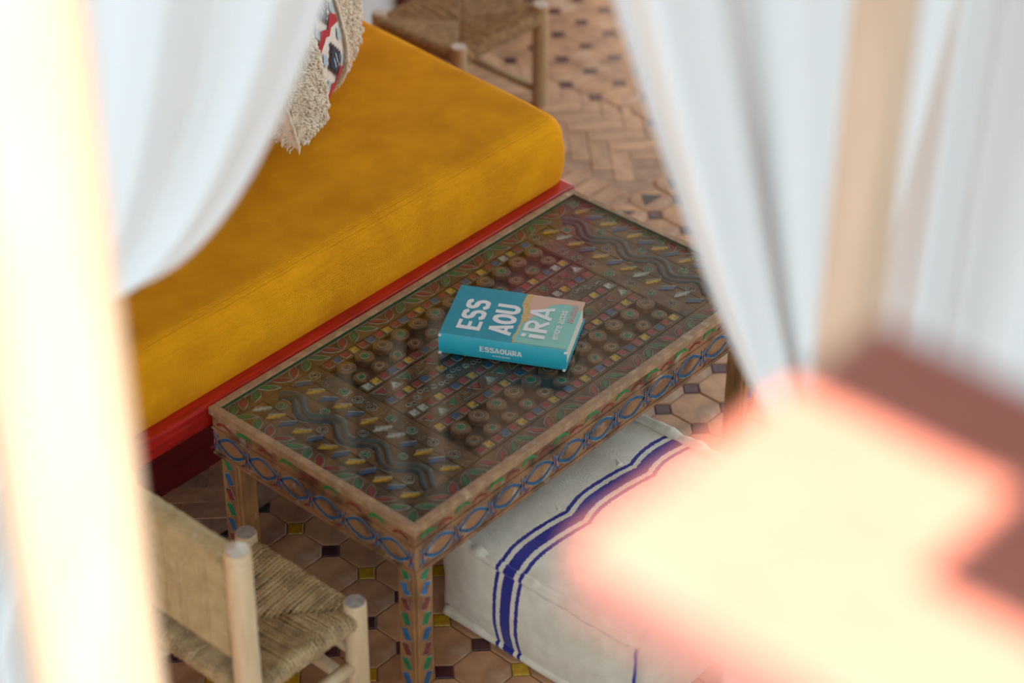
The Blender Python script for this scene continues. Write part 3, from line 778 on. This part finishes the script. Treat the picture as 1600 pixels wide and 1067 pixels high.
SEQ = [('green', 'h'), ('red', 'h'), ('red', 'v'), ('green', 'v')]
for k in range(31):
    x = .074+k*.0325
    if x < L-.03: put_leaf(x, .0375, SEQ[k % 4])
    x = .062+k*.0325
    if x < L-.03: put_leaf(x, .4985, SEQ[(k+2) % 4])
for k in range(13):
    y = .075+k*.0325
    if y < .47: put_leaf(.0365, y, [('green', 'h'), ('red', 'h'), ('red', 'v'), ('green', 'v')][k % 4])
    if y < .47: put_leaf(1.0215, y, SEQ[(k+1) % 4])
for x, y in ((.036, .038), (.036, .498), (1.018, .038), (1.018, .498)): put_leaf(x, y, ('green', 'v'))
# slanting dashes
def dash(l, wd):
    mb = MB(); sk = .008; p = [(-l/2, -wd/2), (l/2-sk, -wd/2), (l/2, wd/2), (-l/2+sk, wd/2)]
    mb.poly(p, -.001, .001, 0); mb.poly([(x, y+wd*.75) for x, y in [(-l*.35, -.0007), (l*.45, -.0007), (l*.45, .0007), (-l*.35, .0007)]], -.001, .0008, 1); return mb
for X in (.0745, .178, .892, .996):
    for k in range(12):
        y = .080+k*.0345+random.uniform(-.002, .002)
        c = 'yellow' if k % 2 == (0 if X < .5 else 1) else 'blue'
        if random.random() < .12: c = 'white'
        deco('painted_dash', ('dash', c), lambda: dash(.038, .0105), ['p_'+c, 'p_white'], X+random.uniform(-.0025, .0025), y, ZP+.001, AH+.12+random.uniform(-.22, .16))
def ring(r, c):
    mb = MB(); n = 18
    if c: mb.poly([(r*.85*math.cos(2*PI*k/n), r*.85*math.sin(2*PI*k/n)) for k in range(n)], -.001, .001, 0)
    outline(mb, [(r*math.cos(2*PI*k/n), r*math.sin(2*PI*k/n)) for k in range(n)], .0009, -.001, .001, 1)
    outline(mb, [(r*.5*math.cos(2*PI*k/n), r*.5*math.sin(2*PI*k/n)) for k in range(n)], .0006, -.001, .0014, 1)
    mb.poly([(r*.22*math.cos(2*PI*k/8), r*.22*math.sin(2*PI*k/8)) for k in range(8)], -.001, .0016, 2); return mb
def put_ring(x, y, r, c, z=None):
    deco('painted_ring', ('ring', r, c), lambda: ring(r, c), ['p_green' if c == 'g' else 'wood_strip', 'p_white', 'p_navy'], x, y, (ZP if z is None else z)+.0008, random.uniform(0, 6))
# two carved snakes, each a wavy double ribbon
def snake(xc, sg):
    # two raised lanes side by side
    def cx(y): return xc+.0145*math.cos(2*PI*(y-.332)/.1085)
    mb = MB(); n = 90; ya, yb = .070, .468
    for off, wd, h in ((-.0084, .0070, .0042), (.0084, .0070, .0042)):
        def fn(u, v):
            y = ya+(yb-ya)*u; d = (cx(y+.001)-cx(y-.001))/.002; q = math.hypot(1, d); nx, ny = 1/q, -d/q
            a = (v-.5)*2; o_ = off+a*wd; return (cx(y)+nx*o_, y+ny*o_, ZP-.0005+h*math.sqrt(max(0, 1-a*a)))
        mb.grid(fn, n, 6, 0 if off*sg < 0 else 1, flip=False)
    for o_ in (-.0168, .0168):
        mb.tube([(cx(ya+(yb-ya)*k/n)+o_, ya+(yb-ya)*k/n, ZP+.0008) for k in range(n+1)], .0006, 4, True, 2)
    part('carved_snake', mb, ['p_navy', 'p_slate', 'p_white'], panel, smooth=True)
snake(.1245, 1); snake(.9420, 1)
for k in range(4):
    put_ring(.104, .113+k*.109, .0095, 'g' if k in (1, 3) else None); put_ring(.146, .168+k*.1, .0085, None if k % 2 else 'g') if k < 3 else None
    put_ring(.963, .166+k*.109-.002, .0095, 'g') if k < 3 else None; put_ring(.921, .113+k*.109, .0095, 'g' if k % 2 else None)
for k, y in enumerate((.102, .155, .208, .311-.05, .311, .348, .384, .462)):
    put_ring(.2125, y, .0098, 'g' if k in (2, 6, 3) else None); put_ring(.8545, y+.008, .0098, 'g' if k in (1, 3, 5) else None)
dt = MB()
for X in (.2125, .8545):
    for k in range(150):
        x, y = X+random.uniform(-.012, .012), random.uniform(.068, .47)
        if math.sin(y*120) > .1: dt.poly([(x+.0009*math.cos(q*PI/2.5), y+.0009*math.sin(q*PI/2.5)) for q in range(5)], ZP-.001, ZP+.0012)
part('dot_marks', dt, 'p_white', panel)['kind'] = 'stuff'
# rows of small painted squares
def sq(s_):
    mb = MB().poly([(-s_, -s_), (s_, -s_), (s_, s_), (-s_, s_)], -.001, .0016, 0)
    return outline(mb, [(-s_, -s_*1.02), (s_, -s_*1.02), (s_, s_*1.02), (-s_, s_*1.02)], .0006, -.001, .0012, 1)
CYC = ['red', 'yellow', 'red', 'blue']
for r_, (y, n0) in enumerate(((.0755, 0), (.1785, 1), (.2415, 2), (.300, 3), (.3635, 0), (.465, 2))):
    for k in range(26):
        x = FX_0+.013+k*.0226; c = CYC[(k+n0) % 4]
        if random.random() < .06: c = 'white'
        deco('painted_square', ('sq', c), lambda: sq(.0079), ['p_'+c, 'p_white'], x, y+random.uniform(-.0006, .0006), ZP+.0012, random.uniform(-.05, .05))
# round carved bosses
def boss(r, h, c):
    mb = MB(); n = 22
    mb.lathe([(r, 0), (r, h-.0015), (r-.0015, h)], 0, 0, n, 0)
    o_ = [(r*.46*math.cos(2*PI*k/n), r*.46*math.sin(2*PI*k/n)) for k in range(n)]
    if c: mb.poly([(x*.9, y*.9) for x, y in o_], h-.001, h+.0006, 1)
    outline(mb, o_, .0008, h-.001, h+.0008, 2); mb.poly([(r*.11*math.cos(2*PI*k/8), r*.11*math.sin(2*PI*k/8)) for k in range(8)], h-.001, h+.0012, 3); return mb
def put_boss(x, y, r, h, c): deco('carved_boss', ('boss', r, h, c), lambda: boss(r, h, c), ['wood_disc', 'p_green', 'p_white', 'p_navy'], x, y, ZT-.021, random.uniform(0, 6))
for k in range(12):
    x = .269+k*.0492
    for y, r, h, ph in ((.1055, .0165, .0085, 0), (.1465, .0192, .0118, 1), (.3945, .0165, .0085, 1), (.4345, .0192, .0118, 0)):
        put_boss(x+(.008 if ph and y < .3 else 0), y, r, h, 'g' if (k+ph) % 2 else None)
# carved triangles and paired eyes between the rows
def tri(s_): 
    mb = MB().poly([(-s_, -s_*.8), (s_, -s_*.8), (0, s_*.8)], -.001, .0012, 0); q = s_*1.35
    return outline(mb, [(-q, -q*.75), (q, -q*.75), (0, q*.85)], .0008, -.001, .001, 1)
for y in (.2105, .3315):
    for k in range(18):
        x = FX_0+.02+k*.033; c = ['red', 'white', 'green', None][k % 4]
        deco('painted_triangle', ('tri', c), lambda: tri(.0105), ['p_'+c if c else 'wood_disc', 'p_white'], x, y, ZP+.0008, 0 if k % 2 else PI)
def eye():
    mb = MB()
    for s_ in (-1, 1):
        o_ = [(s_*.0062+.0042*math.cos(2*PI*k/12), .0042*math.sin(2*PI*k/12)) for k in range(12)]
        outline(mb, o_, .0011, -.001, .0008, 0); mb.poly([(s_*.0062+.0028*math.cos(2*PI*k/8), .0028*math.sin(2*PI*k/8)) for k in range(8)], -.001, .0005, 1)
    return mb
for k in range(13): deco('carved_eyes', 'eye', eye, ['p_white', 'p_navy'], FX_0+.03+k*.045, .271+(.006 if k % 2 else -.006), ZP+.0008, AH+.5)
for k in range(12): put_ring(FX_0+.052+k*.045, .271, .006, None)
for X in (.2375, .8368): part('bead', MB().box(X-.0012, X+.0012, IY0, IY1, ZT-.021, ZP-.001), 'wood_panel', panel)

# paintings on the aprons: strokes as thin raised ribbons; a = along the apron, z = height
def ribbon(pts, wd):
    """outline of a stroke with given half widths"""
    n = len(pts); l_, r_ = [], []
    for i in range(n):
        (x0, y0), (x1, y1) = pts[max(i-1, 0)], pts[min(i+1, n-1)]; tx, ty = x1-x0, y1-y0; q = math.hypot(tx, ty)+1e-9
        h = wd[i] if hasattr(wd, '__len__') else wd; nx, ny = -ty/q*h, tx/q*h
        l_.append((pts[i][0]+nx, pts[i][1]+ny)); r_.append((pts[i][0]-nx, pts[i][1]-ny))
    return l_, r_
def stroke(mb, pts, wd, mi, h):
    l_, r_ = ribbon(pts, wd); n = len(l_); k = len(mb.v)
    for (a, b), (c, d) in zip(l_, r_): mb.v += [(a, b, h), (c, d, h)]
    for i in range(n-1): mb.f.append((k+2*i, k+2*i+1, k+2*i+3, k+2*i+2)); mb.mi.append(mi)
def wavy(pts, amp=.0006, seed=0): return [(x+amp*noise.noise(Vector((x*90, y*90, seed))), y+amp*noise.noise(Vector((x*90, y*90, seed+5)))) for x, y in pts]
def put_on(apron, mb, name, mats, a, z):
    """lay a flat drawing (a,z,h) on an apron"""
    t = MB(); t.f = mb.f; t.mi = mb.mi; q = AI
    for x, y, h in mb.v:
        if apron == 'y0': t.v.append((a+x, q-h, z+y))
        else: t.v.append((q-h, a-x, z+y))
    return part(name, t, mats, aprons[apron])
def arc(hw, hh, s, n=12): return [(-hw+2*hw*k/n, s*hh*math.sin(PI*k/n)) for k in range(n+1)]
def oval(hw, seed):
    mb = MB()
    for s in (-1, 1):
        p = wavy([(x*1.16, y-s*.003) for x, y in arc(hw, .0225, s, 14)], .0012, seed)
        stroke(mb, p, [.0024+.0010*math.sin(PI*k/14) for k in range(15)], 0, .0008)
        stroke(mb, [(x, y+s*.0042) for x, y in p[2:-2]], .0005, 1, .0011)
    return mb
def cross(seed):
    mb = MB(); 
    for s in (-1, 1): stroke(mb, wavy([(-s*.007, -.021), (-s*.0015, -.006), (s*.002, .004), (s*.007, .018)], .001, seed), [.0018, .0028, .0028, .0014], 0, .0010)
    stroke(mb, [(-.001, -.008), (.001, .006)], .0026, 1, .0013)
    stroke(mb, [(-.0065, -.012), (-.002, .012)], .0005, 2, .0014); stroke(mb, [(.0055, -.012), (.003, .013)], .0005, 2, .0014)
    return mb
def green(seed, flat):
    mb = MB(); p = wavy(arc(.021, .011 if not flat else .006, 1, 10), .0008, seed)
    stroke(mb, [(x, y-.004) for x, y in p], [.0016+.0034*math.sin(PI*min(1, k/9)) for k in range(11)], 0, .0008); return mb
def redarc(seed):
    mb = MB(); p = wavy(arc(.018, .007, 1, 8), .0008, seed); stroke(mb, [(x, y-.004) for x, y in p], [.0027]*9, 0, .0008); return mb
for ap, c0, dc, n, lo_, hi_ in (('y0', .022, .0893, 12, .012, L-.01), ('x0', .012, .0838, 7, .01, Wd-.008)):
    for k in range(n):
        a = c0+k*dc
        if lo_ < a < hi_: put_on(ap, cross(k), 'crossing_motif', ['a_blue', 'a_red', 'p_white'], a, .326)
        if a+dc < hi_+.02: put_on(ap, oval(dc*.40, k), 'oval_motif', ['a_blue', 'p_white'], a+dc/2, .326)
        if ap == 'y0':
            if a+.012 < hi_-.02: put_on(ap, green(k, k == 0), 'green_arc', ['a_green'], a+.016, .372)
            if a+.06 < hi_-.02: put_on(ap, redarc(k), 'red_arc', ['a_red'], a+.060, .369)
        else:
            b_ = .037+k*.0568*2
            if b_ < Wd-.03: put_on(ap, redarc(k), 'red_arc', ['a_red'], b_, .370)
            if b_+.0568 < Wd-.03: put_on(ap, green(k, 0), 'green_arc', ['a_green'], b_+.0568, .372)
        if lo_+.02 < a < hi_:
            mb = MB(); stroke(mb, wavy([(-.008, -.004), (0, .002), (.008, .004)], .001, k), [.0012, .003, .001], 0, .0008)
            put_on(ap, mb, 'red_mark', ['a_red'], a+.01, .3035)
# legs with a groove down the outer corner and painted lozenges
LI, LW = .009, .050
def rot_rect(w_, h_, q): return [(x*math.cos(q)-y*math.sin(q), x*math.sin(q)+y*math.cos(q)) for x, y in ((-w_, -h_), (w_, -h_), (w_, h_), (-w_, h_))]
for (x, y, sx, sy) in ((LI, LI, 1, 1), (LI, Wd-LI, 1, -1), (L-LI, LI, -1, 1), (L-LI, Wd-LI, -1, -1)):
    X0, X1 = sorted((x, x+sx*LW)); Y0, Y1 = sorted((y, y+sy*LW)); mb = MB()
    c = .007
    mb.poly([(X0+c, Y0), (X1-c, Y0), (X1, Y0+c), (X1, Y1-c), (X1-c, Y1), (X0+c, Y1), (X0, Y1-c), (X0, Y0+c)], 0, AB+.01)
    lg = part('leg', mb, 'wood_leg', tb)
    for q, dq in ((X0+.0155, 0), (X1-.0155, 0)): pass
    cols = ['l_green', 'l_blue', 'l_red']
    for face in ('x', 'y'):
        if (face == 'x' and sx < 0) or (face == 'y' and sy < 0): continue
        for k in range(9):
            z = AB-.014-k*.0365
            if z < .012: break
            mb = MB(); rr_ = rot_rect(.0076, .0128, .42 if face == 'x' else -.42)
            for pts, h, mi in ((rr_, .0012, 0), ([(px*1.2, pz*1.12) for px, pz in rr_], .0006, 1)):
                kk = len(mb.v)
                for px, pz in pts:
                    mb.v.append((X0-h, (Y0+Y1)/2-px, z+pz) if face == 'x' else ((X0+X1)/2+px, Y0-h, z+pz))
                mb.f.append((kk, kk+1, kk+2, kk+3)); mb.mi.append(mi)
            part('painted_lozenge', mb, [cols[(k+(0 if face == 'x' else 0)) % 3], 'l_line'], lg)
        if sx > 0 or sy > 0:
            bd = MB()
            if face == 'x': bd.box(X0-.002, X0+.002, Y0+.003, Y0+.0095, 0, AB)
            else: bd.box(X0+.003, X0+.0095, Y0-.002, Y0+.002, 0, AB)
            part('corner_bead', bd, 'wood_leg', lg, bev=.0012)

# ------------------------------------------------------------------ the book
BT, BLn, BWd = .0455, .249, .173
bc = Vector((.5435, .2555, ZT+.0008)); brot = math.atan2(-.883, .470)
bk_ = thing('hardback_book', bc, 'thick turquoise hardback book with white lettering lying on the glass table top', 'book'); bk_.rotation_euler = (0, 0, brot)
ORG[bk_.name] = (BLn/2, BWd/2, 0)                             # book coordinates: a along the spine, b away from it
def bp(name, mb, m, parent=None, **k): return part(name, mb, m, parent or bk_, **k)
CT = .0028
cov = bp('front_cover', MB().box(0, BLn, .0055, BWd, BT-CT, BT), 'cover_mint', bev=.0006)
bp('back_cover', MB().box(0, BLn, .0055, BWd, 0, CT), 'cover_back', bev=.0006)
spn = MB().grid(lambda u, v: (BLn*u, .0055-.0058*math.sin(PI*(.5+.5*math.cos(PI*(1-v))))**.35, BT*v), 2, 14)
spn.box(0, BLn, .0052, .008, .0006, BT-.0006)
sp_ = bp('spine', spn, 'cover_spine', smooth=False)
bp('page_block', MB().box(.0035, BLn-.0035, .007, BWd-.004, CT, BT-CT), 'paper')
def flat(name, pts, m, parent, z=BT, h=.0003):
    bp(name, MB().poly(pts, z-.0004, z+h), m, parent)
def ab(l): return [(a*BLn, b*BWd) for a, b in l]
rg = random.Random(4)
# torn edge between the teal sky and the rest
edge = [(.583-.03*b+.008*rg.uniform(-1, 1)+(-.012 if b > .55 else 0)-.012*math.sin(b*9), b) for b in np.linspace(.0, 1, 26)]
edge[0] = (.585, .034); edge[-1] = (.548, 1)
flat('teal_print', ab([(0, .034)]+edge+[(0, 1)]), 'cover_teal', cov)
ow = [(a+(.010 if b < .45 else .055-.02*abs(b-.75)*2+.006*rg.uniform(-1, 1)), b) for a, b in edge]
for i in range(len(edge)-1):
    pass
flat('ochre_print', ab(edge[:0]+[(a-.003, b) for a, b in edge]+ow[::-1])[::-1], 'cover_ochre', cov, h=.0004)
flat('pink_print', ab([(.585, 1), (.585, .60), (.60, .46), (.625, .50), (.665, .62), (.70, .72), (.75, .83), (.80, .88), (.86, .90), (.92, .88), (.97, .83), (1, .79), (1, 1)])[::-1], 'cover_pink', cov, h=.0002)
flat('foil_sticker', ab([(.925, .56), (.968, .55), (.968, .90), (.925, .91)]), 'foil', cov, h=.0006)
hinge = MB().box(.002, BLn-.002, .0075, .0092, BT-.0008, BT+.0002); bp('hinge_groove', hinge, 'cover_back', cov)
# capital letters drawn as strokes in a unit box
def arcp(cx, cy, rx, ry, a0, a1, n=14): return [(cx+rx*math.cos(a0+(a1-a0)*k/n), cy+ry*math.sin(a0+(a1-a0)*k/n)) for k in range(n+1)]
t = .12
LET = {
 'E': [([(t, 0), (t, 1)], t), ([(0, t*.62), (.62, t*.62)], t*.62), ([(0, .5), (.56, .5)], t*.6), ([(0, 1-t*.62), (.62, 1-t*.62)], t*.62)],
 'S': [(arcp(.34, .735, .235, .195, .15, PI, 10)+arcp(.34, .735, .235, .195, PI, 1.5*PI, 6)[1:]+arcp(.34, .275, .235, .265*.72+.075, .5*PI, 0, 6)[1:]+arcp(.34, .275, .235, .205, 0, -PI+.15, 12)[1:], t*.95)],
 'A': [([(.06, 0), (.33, 1)], t*.95), ([(.60, 0), (.33, 1)], t*.95), ([(.14, .27), (.52, .27)], t*.6)],
 'O': [(arcp(.34, .5, .245, .40, 0, 2*PI, 28), t*.95)],
 'U': [([(t, 1), (t, .33)]+arcp(.34, .33, .225, .235, PI, 2*PI, 14)+[(.565, .33), (.565, 1)], t*.95)],
 'R': [([(t, 0), (t, 1)], t), ([(t, 1-t*.62), (.32, 1-t*.62)]+arcp(.32, .70, .215, .226, PI/2, -PI/2, 12)+[(t, .474)], t*.75), ([(.30, .45), (.58, 0)], t*.95)],
 'i': [([(t, 0), (t, .66)], t), ([(t-.02, .80), (t+.02, .97)], t*.95)],
}
WID = {'E': .70, 'S': .72, 'A': .72, 'O': .72, 'U': .72, 'R': .70, 'i': .30}
def word(txt, o, rdir, udir, size, wide, m, parent, name, nz, sp=1.0):
    """letters set from o along rdir; nz lifts them off the surface"""
    x = 0; o, rdir, udir, nz = Vector(o), Vector(rdir), Vector(udir), Vector(nz)
    for ch_ in txt:
        mb = MB()
        for si, (pts, hw) in enumerate(LET[ch_]):
            l_, r_ = ribbon([(px*wide, py) for px, py in pts], hw); k = len(mb.v)
            for (a, b), (c, d) in zip(l_, r_):
                for q in ((a, b), (c, d)):
                    q = (q[0], min(1, max(0, q[1])))
                    mb.v.append(tuple(o+rdir*((x+q[0])*size)+udir*(q[1]*size)+nz*(.0005+si*.00006)))
            for i in range(len(l_)-1): mb.f.append((k+2*i, k+2*i+1, k+2*i+3, k+2*i+2)); mb.mi.append(0)
        bp(name, mb, m, parent); x += WID[ch_]*wide*sp
up3 = (0, 0, 1)
HL = .187*BLn
def cover_word(txt, a_top, b0, b1):
    n = sum(WID[c] for c in txt)-.05; wide = (b1-b0)*BWd/HL/n
    word(txt, ((a_top+.187)*BLn, b0*BWd, BT+.0003), (0, 1, 0), (-1, 0, 0), HL, wide, 'ink', cov, 'title_letter', up3)
cover_word('ESS', .107, .165, .755); cover_word('AOU', .352, .165, .735); cover_word('iRA', .612, .165, .790)
# on the spine the letters stand on its front
sz = .0118; n = sum(WID[c] for c in 'ESSAOUiRA'); wide = (.335*BLn)/sz/n
word('ESSAOUiRA', (.325*BLn, -.0004, .0205), (1, 0, 0), (0, 0, 1), sz, wide, 'ink', sp_, 'spine_letter', (0, -1, 0))
def text(body, size, place, m, parent, name, sx=1):
    cu = bpy.data.curves.new(name, 'FONT'); cu.body = body; cu.size = size; cu.align_x = 'LEFT'; cu.extrude = 0; cu.offset = size*.012
    tmp = bpy.data.objects.new('tmp_text', cu); COL.objects.link(tmp); bpy.context.view_layer.update()
    me0 = bpy.data.meshes.new_from_object(tmp.evaluated_get(bpy.context.evaluated_depsgraph_get()))
    vs = [v.co.copy() for v in me0.vertices]; fs = [tuple(p.vertices) for p in me0.polygons]
    bpy.data.objects.remove(tmp); bpy.data.curves.remove(cu); bpy.data.meshes.remove(me0)
    x1 = max(v.x for v in vs); mb = MB().add([place(v.x/x1, v.y) for v in vs], fs); bp(name, mb, m, parent)
text('entre actes', .022, lambda u, y: ((.895)*BLn-y*1.0, (.20+.575*u)*BWd, BT+.0006), 'ink', cov, 'subtitle')
text('entre actes', .0065, lambda u, y: ((.425+.14*u)*BLn, -.0009, .0125+y*.9), 'ink', sp_, 'spine_subtitle')
for a, z in ((0, BT-.004), (0, .001), (BLn-.006, .001), (BLn-.004, BT-.004)):
    bp('worn_corner', MB().box(a-.0004, a+.005, -.0008, .004, z, z+.003), 'ink', sp_, bev=.0004)
